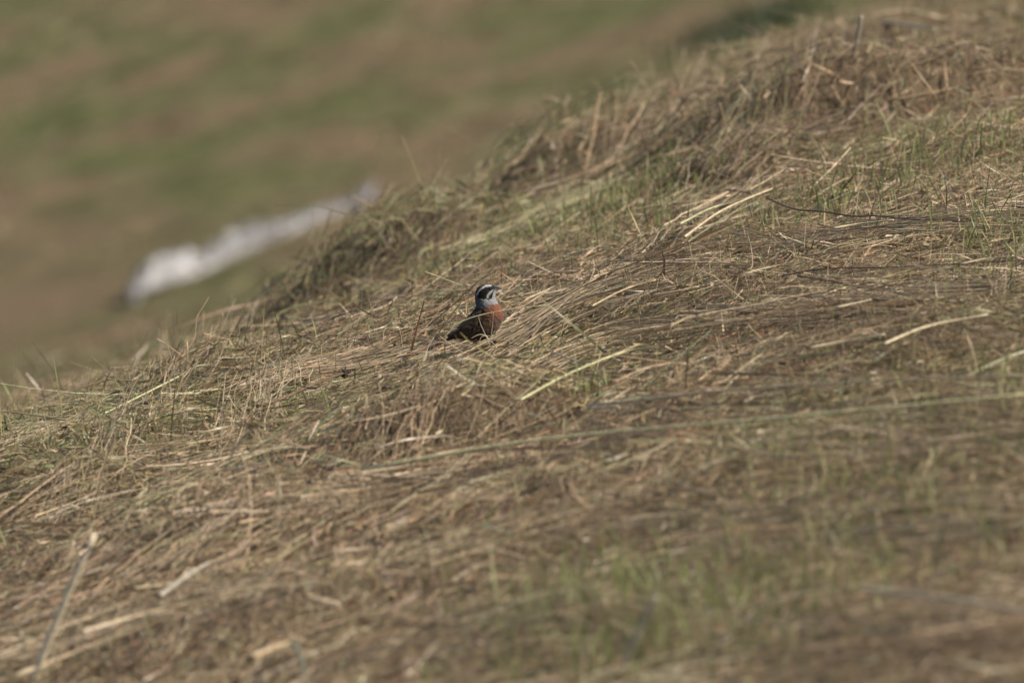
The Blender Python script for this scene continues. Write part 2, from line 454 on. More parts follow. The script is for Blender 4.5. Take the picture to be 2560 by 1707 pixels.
for path, n_, sp, tone in [
    ([(1250, 830), (1500, 720), (1700, 590), (1900, 490)], 260, .035, 'p'), ([(1150, 900), (1400, 800), (1640, 740), (1850, 700)], 260, .05, 'p'),
    ([(1200, 1000), (1500, 880), (1900, 820), (2300, 790)], 300, .06, 't'), ([(1700, 850), (2100, 790), (2500, 740)], 240, .06, 'p'),
    ([(1650, 560), (1800, 440), (2000, 310), (2150, 200)], 260, .05, 'g'), ([(1850, 350), (2200, 270), (2560, 240)], 260, .06, 'd'),
    ([(1950, 330), (2250, 250), (2560, 180)], 200, .06, 'p'), ([(600, 1010), (800, 930), (1000, 860)], 220, .05, 't'),
    ([(330, 1000), (500, 920), (700, 840)], 200, .05, 'g'), ([(-60, 1180), (200, 1110), (450, 1040)], 220, .05, 'p'),
    ([(300, 1330), (600, 1200), (900, 1080)], 260, .05, 'g'), ([(400, 1500), (800, 1320), (1150, 1200)], 240, .06, 'p'),
    ([(50, 1580), (500, 1400), (900, 1280)], 240, .06, 't'), ([(900, 1250), (1300, 1190), (1700, 1150)], 240, .07, 't'),
    ([(1000, 1450), (1500, 1330), (2000, 1290)], 220, .07, 'p'), ([(900, 1130), (1100, 1010), (1300, 930)], 260, .04, 't'),
    ([(700, 860), (950, 780), (1040, 730)], 200, .04, 'd'), ([(1150, 640), (1300, 570), (1500, 480)], 240, .06, 'g'),
    ([(760, 740), (950, 600), (1150, 500)], 220, .06, 'd'), ([(2000, 640), (2300, 610), (2600, 590)], 240, .05, 'p'),
    ([(1500, 700), (1800, 650), (2100, 640)], 240, .06, 't'), ([(1350, 520), (1600, 420), (1850, 300)], 240, .07, 't'),
    ([(1850, 950), (2200, 900), (2560, 870)], 200, .07, "t"), ([(0, 1350), (300, 1230), (600, 1120)], 240, .05, 't'),
    ([(1700, 1400), (2100, 1350), (2600, 1320)], 330, .09, 'p'), ([(1300, 1620), (1800, 1570), (2500, 1530)], 300, .09, 'p'), ([(900, 1650), (1300, 1580), (1700, 1560)], 260, .09, 'p'),
    ([(1900, 1160), (2300, 1110), (2650, 1080)], 260, .08, 'p'), ([(-40, 1680), (400, 1570), (850, 1480)], 260, .08, 'p'), ([(1900, 1640), (2300, 1620), (2650, 1600)], 260, .08, 't'),
    ([(1500, 1050), (2000, 1040), (2500, 1010)], 220, .08, 't'), ([(1450, 300), (1700, 200), (2000, 90)], 200, .08, 'd')]:
    parts.append(sweep(path, n_, sp, tone))
# fans of stems lifting off the heaps, first a bundle coloured dark for the shade in the cavity
for path, n_, sp, tone, lf in [([(1780, 470), (1950, 400), (2090, 350)], 260, .05, 'd', .1), ([(1770, 480), (1900, 360), (2060, 230), (2120, 170)], 90, .05, 'g', .35),
        ([(800, 790), (880, 690), (960, 600)], 90, .06, 'g', .4), ([(760, 800), (820, 700), (850, 620)], 60, .06, 't', .5), ([(1080, 600), (1180, 500), (1260, 420)], 90, .07, 't', .35),
        ([(1560, 420), (1680, 350), (1800, 290)], 90, .07, 't', .35), ([(560, 1180), (640, 1060), (700, 980)], 70, .05, 'p', .35), ([(150, 1330), (280, 1180), (380, 1080)], 80, .06, 'p', .35),
        ([(960, 1200), (1060, 1090), (1160, 1010)], 80, .05, 't', .25), ([(380, 1060), (480, 960), (560, 900)], 60, .05, 't', .4)]:
    parts.append(sweep(path, n_, sp, tone, .0009, lf, 1.0))
V, F, Cc = merge([p[0] for p in parts])
o = mesh_obj('hay_stalks', V, F, M_STALK, cols=Cc)
tag(o, 'thin dry hay stalks tangled over the near slope', 'hay', None, 'stuff')
V, F, Cc = merge([p[1] for p in parts])
o = mesh_obj('hay_blades', V, F, M_STRAW, cols=Cc)
tag(o, 'flat dry grass blades mown and lying over the near slope', 'hay', None, 'stuff')

V, F, Cc = merge(lying(5000, 33, 62, .10, .5, .0016, 2, .03, W_HAY, .6, 9, margin=.1))
o = mesh_obj('distant_hay', V, F, M_STRAW, cols=Cc)
tag(o, 'out of focus cut grass on the field beyond the crest', 'hay', None, 'stuff')

def upright(n, y0, y1, H, Hsd, rad, seg, pal, mask, lean=14, droop=.25, margin=.2):
    x, y = scatter(n, y0, y1, margin)
    k = rng.random(n) < mask(x, y)
    x = x[k]; y = y[k]; n = len(x)
    Hn = H * np.exp(rng.normal(0, Hsd, n))
    Hn = Hn * (1 - .7 * np.exp(-((x + .11) / .20) ** 4 - (np.clip(y - 22.1, 0, 9) / .2) ** 2 - (np.clip(21.9 - y, 0, 9) / .7) ** 2))
    az = rng.random(n) * 6.28
    ln = np.radians(np.abs(rng.normal(0, lean, n)))
    t = np.linspace(0, 1, seg + 1)[None]
    dx = (np.sin(ln) * Hn)[:, None] * t + droop * Hn[:, None] * t ** 2 * rng.random((n, 1))
    px = x[:, None] + dx * np.cos(az)[:, None]; py = y[:, None] + dx * np.sin(az)[:, None]
    pz = terr(x, y)[:, None] - .004 + (np.cos(ln) * Hn)[:, None] * (t - .22 * droop * t ** 2)
    P = np.stack([px, py, pz], -1)
    pal = np.array(pal)
    cols = np.clip(pal[rng.integers(0, len(pal), n)] * np.exp(rng.normal(0, .2, (n, 1))), .01, .8)
    r = rad * np.exp(rng.normal(0, .25, n))
    tp = np.sqrt(np.clip(1.02 - np.linspace(-.2, 1, seg + 1)[None] ** 2, .02, 1))
    return ribbons(P, r[:, None] * tp, cols, rng.normal(0, 1.2, n))

GREEN = [[.22, .26, .085], [.30, .33, .13], [.17, .21, .07], [.36, .34, .17]]
def gmask(x, y):
    px = 1280 + x / y * K
    r = sstep(.3, 1.0, px / 1900)
    m = sstep(.50, .64, fbm(x * 2.4, y * 1.1, 91, 3)) * (.25 + .75 * r)
    return np.clip((m * .75 + .04) * (.22 + .78 * sstep(20, 22.5, y)), 0, 1)
V, F, Cc = upright(70000, 14.2, 30, .036, .4, .0010, 4, GREEN, gmask)
P2 = []
for (px, py, sx, sy, n, H) in [(1610, 490, .06, .3, 300, .032), (1560, 1560, .10, .3, 480, .05), (1880, 1530, .12, .25, 340, .05), (2480, 1000, .08, .2, 120, .04), (1461, 1000, .02, .05, 34, .035), (2490, 620, .06, .25, 150, .05),
                               (1350, 1520, .08, .3, 110, .04), (2420, 430, .1, .3, 160, .045), (2080, 520, .1, .2, 220, .04), (860, 260, .1, .2, 10, .04), (2330, 1240, .12, .3, 130, .045), (1950, 1180, .1, .25, 80, .04)]:
    p = hit(px, py)
    x = p.x + rng.normal(0, sx, n); y = p.y + rng.normal(0, sy, n)
    Hn = H * np.exp(rng.normal(0, .35, n)); az = rng.random(n) * 6.28; ln = np.radians(np.abs(rng.normal(0, 16, n)))
    t = np.linspace(0, 1, 5)[None]
    dx = (np.sin(ln) * Hn)[:, None] * t + .3 * Hn[:, None] * t ** 2 * rng.random((n, 1))
    P = np.stack([x[:, None] + dx * np.cos(az)[:, None], y[:, None] + dx * np.sin(az)[:, None], terr(x, y)[:, None] + (np.cos(ln) * Hn)[:, None] * t], -1)
    cols = np.array(GREEN)[rng.integers(0, 4, n)] * np.exp(rng.normal(0, .2, (n, 1)))
    P2.append(ribbons(P, (.0012 * np.exp(rng.normal(0, .2, n)))[:, None] * np.sqrt(np.clip(1.02 - np.linspace(-.2, 1, 5)[None] ** 2, .02, 1)), cols, rng.normal(0, 1, n)))
V, F, Cc = merge([(V, F, Cc)] + P2)
o = mesh_obj('short_green_grass', V, F, M_GREEN, cols=Cc)
tag(o, 'short green grass blades sprouting through the hay', 'grass', None, 'stuff')

TAN = [[.42, .32, .18], [.50, .40, .25], [.33, .25, .14], [.28, .27, .14], [.22, .15, .08]]
V, F, Cc = upright(52000, 14.2, 30, .032, .4, .0008, 3, TAN, lambda x, y: np.clip(.35 + .5 * sstep(0, .5, x), 0, 1), 22, .2)
V2, F2, C2 = upright(3600, 16, 33, .062, .42, .0008, 5, TAN, lambda x, y: np.full(len(x), .6), 30, .3)
V, F, Cc = merge([(V, F, Cc), (V2, F2, C2)])
o = mesh_obj('dry_grass_stubble', V, F, M_STRAW, cols=Cc)
tag(o, 'dry cut grass stubble standing among the hay', 'stubble', None, 'stuff')
V, F, Cc = upright(5000, 33, 60, .05, .4, .0022, 2, GREEN + [[.3, .24, .13]] * 2, lambda x, y: sstep(.45, .62, fbm(x * 1.1, y * .35, 95, 3)) * .8 + .05, 20, .3, .1)
o = mesh_obj('distant_green_grass', V, F, M_GREEN, cols=Cc)
tag(o, 'blurred green grass patches on the field beyond the crest', 'grass', None, 'stuff')

# ------------------------------------------------------------------ single stems, twigs and leaves one can pick out
def tube_mesh(P, r0, r1, sides=6, flat=1.0, wob=0.0):
    n = len(P)
    T = np.gradient(P, axis=0); T /= np.linalg.norm(T, axis=1, keepdims=True)
    ref = np.tile([0, 1., 0], (n, 1))
    A = np.cross(T, ref); A /= np.linalg.norm(A, axis=1, keepdims=True); B = np.cross(A, T)
    R = np.linspace(r0, r1, n) * (1 + wob * rng.normal(0, 1, n))
    a = np.arange(sides) * 2 * math.pi / sides
    V = P[:, None] + (A[:, None] * np.cos(a)[None, :, None] + flat * B[:, None] * np.sin(a)[None, :, None]) * R[:, None, None]
    I = np.arange(n * sides).reshape(n, sides); J = np.roll(I, -1, 1)
    F = np.stack([I[:-1], I[1:], J[1:], J[:-1]], -1).reshape(-1, 4)
    V = V.reshape(-1, 3)
    V = np.vstack([V, P[0], P[-1]])
    q = n * sides
    cap = [[q, I[0, k], I[0, (k + 1) % sides]] for k in range(sides)] + [[q + 1, I[-1, (k + 1) % sides], I[-1, k]] for k in range(sides)]
    return V, [F, np.array(cap)]
def joined(ms):
    V = []; Q = []; Tt = []; o = 0
    for v, (f, c) in ms:
        V.append(v); Q.append(f + o); Tt.append(c + o); o += len(v)
    return np.concatenate(V), [np.concatenate(Q), np.concatenate(Tt)]
def resolve(pts, mode, up=.012):
    if mode == 'L':
        return [hit(px, py, up + .028, f=base_z) for px, py in pts]
    b = hit(pts[0][0], pts[0][1], .0)
    b2 = Vector(b); out = [b2]
    for i, (px, py) in enumerate(pts[1:]):
        out.append(on_plane(px, py, b.y - .015 * (i + 1)))
    return out
COLS = dict(bright=(.78, .68, .48), pale=(.60, .50, .33), tan=(.45, .34, .20), green=(.50, .50, .27), lime=(.82, .76, .42), brown=(.16, .11, .07), dark=(.07, .055, .042), rust=(.19, .075, .04), olive=(.22, .20, .10), grey=(.40, .36, .28))
def stem(name, cat, pts, mode, w, col, label, group='single stems standing out from the hay', head=None, forks=(), up=.012, flat=1.0):
    P = curve_pts(resolve(pts, mode, up), 16)
    ms = [tube_mesh(P, w * .62, w * .38, 6, flat, .05)]
    for f in forks:
        ms.append(tube_mesh(curve_pts(resolve(f, mode, up), 8), w * .4, w * .2, 5, 1, .05))
    V, F = joined(ms)
    mat = M_TWIG if col in ('brown', 'dark') else M_STALK
    org = P[0].copy()
    c = np.tile(np.array(COLS[col]), (len(V), 1))
    if head is None:
        o = mesh_obj(name, V - org, F, mat, cols=c); o.location = org
        tag(o, label, cat, group); return o
    e = bpy.data.objects.new(name, None); C.objects.link(e); e.location = org; e.empty_display_size = .02
    tag(e, label, cat, group)
    mesh_obj('stem', V - org, F, mat, e, cols=c)
    kind, size, hc = head
    tip = P[-1] - org; d = P[-1] - P[-3]; d /= np.linalg.norm(d)
    ms = []
    if kind == 'spike':
        for k in range(46):
            s = k / 46; b0 = tip + d * size * (s - .5)
            dv = d * .9 + rng.normal(0, .55, 3); dv /= np.linalg.norm(dv)
            L = .010 * math.sin(math.pi * (.12 + .8 * s)) + .003
            ms.append(tube_mesh(np.array([b0, b0 + dv * L * .5, b0 + dv * L]), .0013, .0004, 4))
    elif kind == 'burst':
        for a, L in head_rays:
            dv = np.array([math.cos(math.radians(a)), rng.normal(0, .15), math.sin(math.radians(a))])
            L = L * size
            ms.append(tube_mesh(np.array([tip, tip + dv * L * .5 + rng.normal(0, .004, 3), tip + dv * L]), .0016, .0008, 5))
    else:
        for k in range(40):
            dv = rng.normal(0, 1, 3); dv /= np.linalg.norm(dv); L = size * (.5 + .5 * random.random())
            ms.append(tube_mesh(np.array([tip, tip + dv * L * .5, tip + dv * L]), .0024, .0007, 4))
    V, F = joined(ms)
    mesh_obj('seed_head', V, F, M_TWIG if hc in ('brown', 'dark') else M_STALK, e, cols=np.tile(np.array(COLS[hc]), (len(V), 1)))
    return e
head_rays = [(93, 1.0), (150, .9), (172, .75), (35, .6), (-20, .9), (-60, .5), (12, .8), (120, .6), (-100, .5)]

G1 = 'long stalks lying across the hay'; G2 = 'short stalks standing up from the hay'; G3 = 'dark twigs in the hay'
S = stem
S('grass_stalk', 'stalk', [(903, 1173), (1360, 1098), (1960, 1043), (2600, 982)], 'L', .0048, 'lime', 'long flat green stalk crossing the blurred foreground at right', G1, up=.035, flat=.8)
S('grass_stalk', 'stalk', [(1466, 1014), (1700, 988), (1868, 971), (2200, 951), (2600, 938)], 'L', .0040, 'pale', 'pale yellow straw just above the long green stalk', G1, up=.03, flat=.6)
S('grass_stalk', 'stalk', [(1480, 1020), (1545, 1016)], 'L', .0042, 'pale', 'short bright straw piece at the left end of the yellow straw', G1, up=.03)
S('grass_stalk', 'stalk', [(70, 1730), (122, 1600), (178, 1467), (236, 1335)], 'S', .0095, 'bright', 'thick pale stalk leaning up from the bottom left corner', G2)
S('flowering_grass', 'grass', [(505, 1280), (560, 1180), (595, 1110), (634, 1069)], 'S', .0040, 'pale', 'pale stalk ending in a star shaped burst of bristles', G2, head=('burst', .085, 'tan'))
S('dead_flower', 'flower', [(640, 1015), (700, 998), (809, 950), (863, 932)], 'L', .0042, 'brown', 'dark dead flower stem with round bristly head left of the bird', G3, head=('ball', .011, 'dark'), forks=[[(760, 970), (800, 967), (835, 945)]], up=.03)
S('twig', 'twig', [(1560, 722), (1617, 699), (1670, 678), (1728, 666)], 'L', .0048, 'brown', 'smooth dark brown stick lying in the hay right of the bird', G3, up=.02)
S('grass_stalk', 'stalk', [(1480, 765), (1560, 724), (1640, 700)], 'L', .0030, 'tan', 'tan straw alongside the dark brown stick', G1, up=.03)
S('twig', 'twig', [(1919, 496), (1960, 514), (1996, 525), (2060, 529), (2131, 541), (2200, 540), (2280, 550), (2340, 548), (2420, 556)], 'L', .0029, 'brown', 'long thin dark twig with small side shoot below the upper right hollow', G3, forks=[[(2129, 541), (2132, 520), (2135, 499)]], up=.025)
S('twig', 'twig', [(2059, 512), (2095, 480), (2135, 442)], 'S', .0034, 'brown', 'short dark twig slanting up beside the long twig', G3)
S('twig', 'twig', [(1950, 690), (2060, 672), (2250, 667), (2560, 650)], 'L', .0022, 'brown', 'thin dark straight twig lying across the sharp hay at far right', G3, up=.02)
S('twig', 'twig', [(1995, 690), (2060, 700), (2110, 708)], 'L', .0026, 'brown', 'short brown twig under the thin straight one', G3, up=.015)
for pts, col, lab in [
    ([(2239, 437), (2250, 375), (2262, 312)], 'pale', 'straight pale straw standing upright in the upper right hollow'),
    ([(2352, 261), (2312, 205), (2272, 152)], 'tan', 'blurred tan straw leaning left at the top right'),
    ([(1831, 400), (1818, 330), (1800, 258)], 'tan', 'tan straw leaning slightly left behind the hay ridge'),
    ([(1757, 451), (1775, 412), (1791, 374)], 'grey', 'short grey straw slanting right above the green patch'),
    ([(1960, 300), (1962, 220), (1964, 138)], 'olive', 'thin dark straight stem rising above the hay heap'),
    ([(2048, 275), (2062, 200), (2075, 118)], 'olive', 'second thin dark stem, right of the straight one'),
    ([(2130, 150), (2143, 95), (2153, 40)], 'grey', 'broad blurred pale stalk near the top edge'),
    ([(532, 907), (543, 850), (557, 784)], 'tan', 'tan straw standing alone on the left crest'),
    ([(755, 836), (764, 795), (774, 754)], 'pale', 'bright straw stub on the left flank of the hay heap'),
    ([(767, 820), (772, 788), (776, 752)], 'pale', 'second bright stub right against the first one'),
    ([(740, 660), (746, 620), (738, 580)], 'tan', 'thin tan stem in front of the white sheet'),
    ([(1006, 876), (1003, 850), (998, 822)], 'pale', 'tiny bright straw sticking up below the tail of the bird'),
    ([(1028, 880), (1044, 815), (1061, 750)], 'rust', 'reddish brown stem standing left of the bird'),
    ([(1176, 955), (1208, 910), (1243, 866)], 'pale', 'bright pale straw slanting up below the feet of the bird'),
    ([(1702, 838), (1722, 818), (1746, 796)], 'grey', 'short grey straw slanting right below the dark stick'),
    ([(1541, 1700), (1599, 1572), (1640, 1490)], 'grey', 'broad blurred stalk leaning right at the bottom edge'),
    ([(656, 1284), (690, 1262), (728, 1234)], 'green', 'greenish blade slanting up in the left foreground'),
    ([(355, 1273), (415, 1250), (482, 1231)], 'pale', 'pale blade slanting right below the left crest'),
    ([(230, 1300), (262, 1160), (312, 1045)], 'tan', 'long blurred tan stem leaning right at the left'),
    ([(300, 1280), (325, 1210), (350, 1150)], 'grey', 'blurred grey stem beside the long tan stem'),
    ([(5, 1120), (30, 1075), (52, 1050)], 'pale', 'pale straw tip at the left edge'),
    ([(0, 1145), (22, 1100), (44, 1078)], 'pale', 'lower pale straw tip at the left edge'),
    ([(2236, 1130), (2225, 1070), (2238, 1010)], 'pale', 'pale blurred straw standing over the green stalk at right'),
    ([(1995, 1280), (2000, 1230), (2004, 1180)], 'pale', 'blurred pale blade standing in the right foreground'),
    ([(1715, 985), (1716, 930), (1718, 880)], 'brown', 'thin dark stem standing over the yellow straw'),
    ([(425, 1130), (430, 1060), (438, 968)], 'brown', 'dark brown upright stem on the left slope'),
    ([(590, 1035), (620, 990), (640, 962)], 'rust', 'brown stem left of the dead flower'),
]:
    sz = .0030 if 'broad' in lab else .0021
    if 'broad' in lab: sz = .007
    S('grass_stalk', 'stalk', pts, 'S', sz * 1.15, col, lab, G2)
for pts, wd, col, lab in [
    ([(2235, 249), (2330, 232), (2430, 210)], .0030, 'tan', 'straight tan straw lying across the leaning one at top right'),
    ([(1811, 345), (1892, 361), (1960, 367)], .0026, 'pale', 'pale straw tilting down right over the hay ridge'),
    ([(1908, 326), (1975, 343)], .0026, 'pale', 'short pale straw parallel above the tilted one'),
    ([(2203, 54), (2260, 63), (2338, 73)], .0075, 'pale', 'broad blurred pale straw near the top right corner'),
    ([(445, 942), (330, 1000), (218, 1053)], .0030, 'green', 'long pale green straw lying on the left crest'),
    ([(2082, 571), (2150, 560), (2234, 550)], .0032, 'pale', 'bright pale straw lying below the long twig'),
    ([(2211, 859), (2318, 816), (2470, 786)], .0038, 'pale', 'long pale curved straw on the right slope'),
    ([(2023, 870), (2110, 853), (2213, 836)], .0032, 'pale', 'pale straw ending at the curved one'),
    ([(2093, 768), (2179, 749)], .0028, 'pale', 'short bright straw in the sharp hay at right'),
    ([(1632, 738), (1690, 728), (1747, 716)], .0026, 'pale', 'white glinting straw right below the dark stick'),
    ([(1712, 592), (1790, 535), (1861, 500), (1930, 472)], .0036, 'pale', 'long pale straw running up toward the upper hollow'),
    ([(1700, 560), (1780, 520), (1850, 505)], .0030, 'green', 'greenish straw beside the long pale one'),
    ([(1720, 605), (1810, 545), (1900, 500)], .0030, 'olive', 'dull olive straw beneath the long pale one'),
    ([(1536, 996), (1573, 972)], .0030, 'tan', 'short tan straw left of the yellow straw'),
    ([(628, 1642), (732, 1601)], .0090, 'tan', 'very broad blurred pale stalk lying at the bottom'),
    ([(732, 1601), (755, 1650), (765, 1715)], .0060, 'olive', 'broad blurred green blade bending to the bottom edge'),
    ([(399, 1489), (460, 1445), (519, 1407)], .0065, 'grey', 'blurred grey stalk lying in the left foreground'),
    ([(2159, 1474), (2350, 1492), (2600, 1535)], .0060, 'pale', 'blurred pale straw lying at the lower right edge'),
    ([(691, 514), (768, 514), (853, 531), (963, 569)], .0016, 'olive', 'fine arching stem in front of the white sheet'),
    ([(1380, 880), (1470, 905), (1600, 860)], .0028, 'tan', 'bent tan straw below right of the bird'),
    ([(1300, 1000), (1420, 935), (1560, 880), (1640, 868)], .0032, 'green', 'long green straw curving up below right of the bird'),
    ([(2400, 660), (2480, 645), (2560, 640)], .0025, 'pale', 'pale straw touching the right edge'),
    ([(2005, 640), (2150, 622), (2230, 600)], .0024, 'tan', 'tan straw lying above the thin straight twig'),
]:
    if pts[0] == (691, 514):
        pl = [on_plane(px, py, 24.1) for px, py in reversed(pts)]
        g = terr(pl[0].x, pl[0].y)
        Pc = curve_pts([Vector((pl[0].x + .05, 24.15, float(terr(pl[0].x + .05, 24.15))))] + pl, 18)
        V, F = tube_mesh(Pc, .0012, .0006, 5)
        o = mesh_obj('grass_stalk', V - Pc[0], F, M_STALK, cols=np.tile(np.array(COLS[col]), (len(V), 1))); o.location = Pc[0]
        tag(o, lab, 'stalk', G1)
    else:
        S('grass_stalk', 'stalk', pts, 'L', wd, col, lab, G1, up=.03)
S('grass_stalk', 'stalk', [(886, 575), (900, 520), (921, 470)], 'S', .0028, 'dark', 'dark straight stem standing before the right end of the sheet', G2)
S('flowering_grass', 'grass', [(668, 768), (662, 740), (658, 716), (664, 690)], 'S', .0028, 'tan', 'stem with a narrow dark seed spike on the left crest', G2, head=('spike', .05, 'brown'))
S('grass_stalk', 'stalk', [(449, 905), (440, 860), (423, 833), (391, 799)], 'S', .0022, 'brown', 'thin bent brown stem on the far left crest', G2)
# straws crossing in front of and beside the bird (all rooted in the hay)
bp0 = hit(1020 + 1060 / 6.534, 660 + 1330 / 6.534, .009, 21, 23.5)
def before_bird(zpts, y, wd, col, lab):
    P = []; y = bp0.y + (y - 22) * 1.1
    for zx, zy in zpts:
        P.append(on_plane(1020 + zx / 6.534, 660 + zy / 6.534, y))
    Pc = curve_pts(P, 18)
    V, F = tube_mesh(Pc, wd * .55, wd * .35, 5)
    o = mesh_obj('grass_stalk', V - Pc[0], F, M_STALK, cols=np.tile(np.array(COLS[col]), (len(V), 1))); o.location = Pc[0]
    tag(o, lab, 'stalk', 'straws around the bird')
before_bird([(560, 1240), (720, 1060), (900, 930), (1200, 830), (1640, 745), (2250, 670)], 21.93, .0019, 'green', 'pale green arching straw crossing the breast of the bird')
before_bird([(1420, 1330), (1290, 1190), (1210, 1040), (1160, 900), (1155, 860)], 21.92, .0016, 'grey', 'thin grey straw curving up the flank of the bird')
before_bird([(1340, 1330), (1360, 1160), (1385, 960), (1392, 800)], 21.92, .0013, 'grey', 'fine upright straw in front of the belly')
before_bird([(1330, 1330), (1290, 1200), (1240, 1160), (1150, 1155), (1030, 1215)], 21.90, .0019, 'pale', 'small arched straw before the feet of the bird')
before_bird([(1175, 1330), (1178, 1230), (1230, 1180), (1400, 1170)], 21.91, .0013, 'pale', 'small hooked straw under the belly')
before_bird([(1290, 1330), (1350, 1200), (1420, 1090)], 21.9, .0014, 'green', 'short green blade leaning against the belly')
before_bird([(380, 1300), (660, 1270), (1060, 1345)], 21.9, .0015, 'tan', 'thin tan straw crossing the tail of the bird')
before_bird([(900, 1450), (700, 1310), (520, 1180)], 21.9, .0015, 'pale', 'pale straw crossing the tail from lower right')
before_bird([(250, 1560), (330, 1350), (420, 1200)], 21.88, .0030, 'pale', 'pale straw leaning up at the tip of the tail')
before_bird([(300, 1520), (400, 1400), (520, 1330)], 21.88, .0020, 'tan', 'tan straw at the tip of the tail')
before_bird([(600, 1560), (600, 1100), (585, 740)], 22.0, .0014, 'olive', 'thin dark upright stem behind the tail')
before_bird([(420, 1240), (720, 820), (1060, 380), (1300, 160), (1500, -60)], 22.15, .0022, 'olive', 'long dark diagonal stem rising behind the head')
before_bird([(340, 1000), (700, 700), (1130, 300), (1480, 90)], 22.2, .0020, 'brown', 'brown diagonal stem behind the dark one')
before_bird([(1150, 860), (1010, 640), (950, 500)], 22.12, .0014, 'olive', 'short dark stem left of the nape')
before_bird([(1010, 860), (960, 650), (915, 500)], 22.1, .0016, 'tan', 'tan stem with a bright tip left of the nape')
before_bird([(270, 125), (560, 230), (900, 360)], 22.3, .0017, 'green', 'pale green straw tilting down behind the head')
before_bird([(20, 1480), (120, 1140), (200, 860), (270, 600)], 22.2, .0020, 'rust', 'reddish stem left of the tail')
before_bird([(860, 960), (830, 880), (910, 770), (925, 880)], 22.1, .0014, 'olive', 'small curled stem behind the back')

def leaf(px, py, size, col, label, up=.012, name='dead_leaf', cat='leaf'):
    p = hit(px, py, up)
    n = 9; V = []; F = []
    az = random.random() * 6.28; curl = random.uniform(.5, 1.3)
    for i in range(n):
        t = i / (n - 1); wd = size * .3 * math.sin(math.pi * min(1, t * .92 + .06)) ** .8
        for j in (-2, -1, 0, 1, 2):
            s = j / 2
            x = (t - .5) * size; y = s * wd
            z = abs(s) * wd * .6 * curl + math.sin(t * 3) * size * .2 + random.uniform(-1, 1) * size * .03
            V.append((x * math.cos(az) - y * math.sin(az), x * math.sin(az) + y * math.cos(az), z))
    for i in range(n - 1):
        for j in range(4):
            a = i * 5 + j; F.append((a, a + 5, a + 6, a + 1))
    o = mesh_obj(name, V, np.array(F), M_TWIG, cols=np.tile(np.array(COLS[col]), (len(V), 1)))
    so = o.modifiers.new('thick', 'SOLIDIFY'); so.thickness = .0006
    o.location = p; o.rotation_euler = (random.uniform(.4, 1.1), random.uniform(-.4, .4), 0)
    tag(o, label, cat, 'dead leaves caught in the hay')
leaf(1774, 701, .022, 'dark', 'blackish curled leaf just right of the brown stick')
leaf(1826, 688, .018, 'dark', 'small dark leaf between the black and the brown leaf')
leaf(1873, 694, .018, 'brown', 'dark brown upright leaf right of the black leaf')
leaf(1953, 617, .020, 'brown', 'curled brown leaf above the sharp hay')
leaf(2200, 926, .016, 'rust', 'reddish leaf in the blurred hay at right')
leaf(1900, 835, .014, 'rust', 'small orange red leaf fragment at mid right')
leaf(1386, 758, .016, 'rust', 'orange brown leaf bit right of the bird')
leaf(1820, 490, .018, 'rust', 'rusty leaf on the ridge below the hollow')
leaf(1800, 463, .014, 'rust', 'small rusty leaf above the other on the ridge')
leaf(1495, 1018, .020, 'dark', 'dark leaf under the left end of the yellow straw')
leaf(2030, 915, .020, 'brown', 'dark brown leaf left of the reddish one')
leaf(2510, 925, .020, 'tan', 'tan leaf near the right edge')

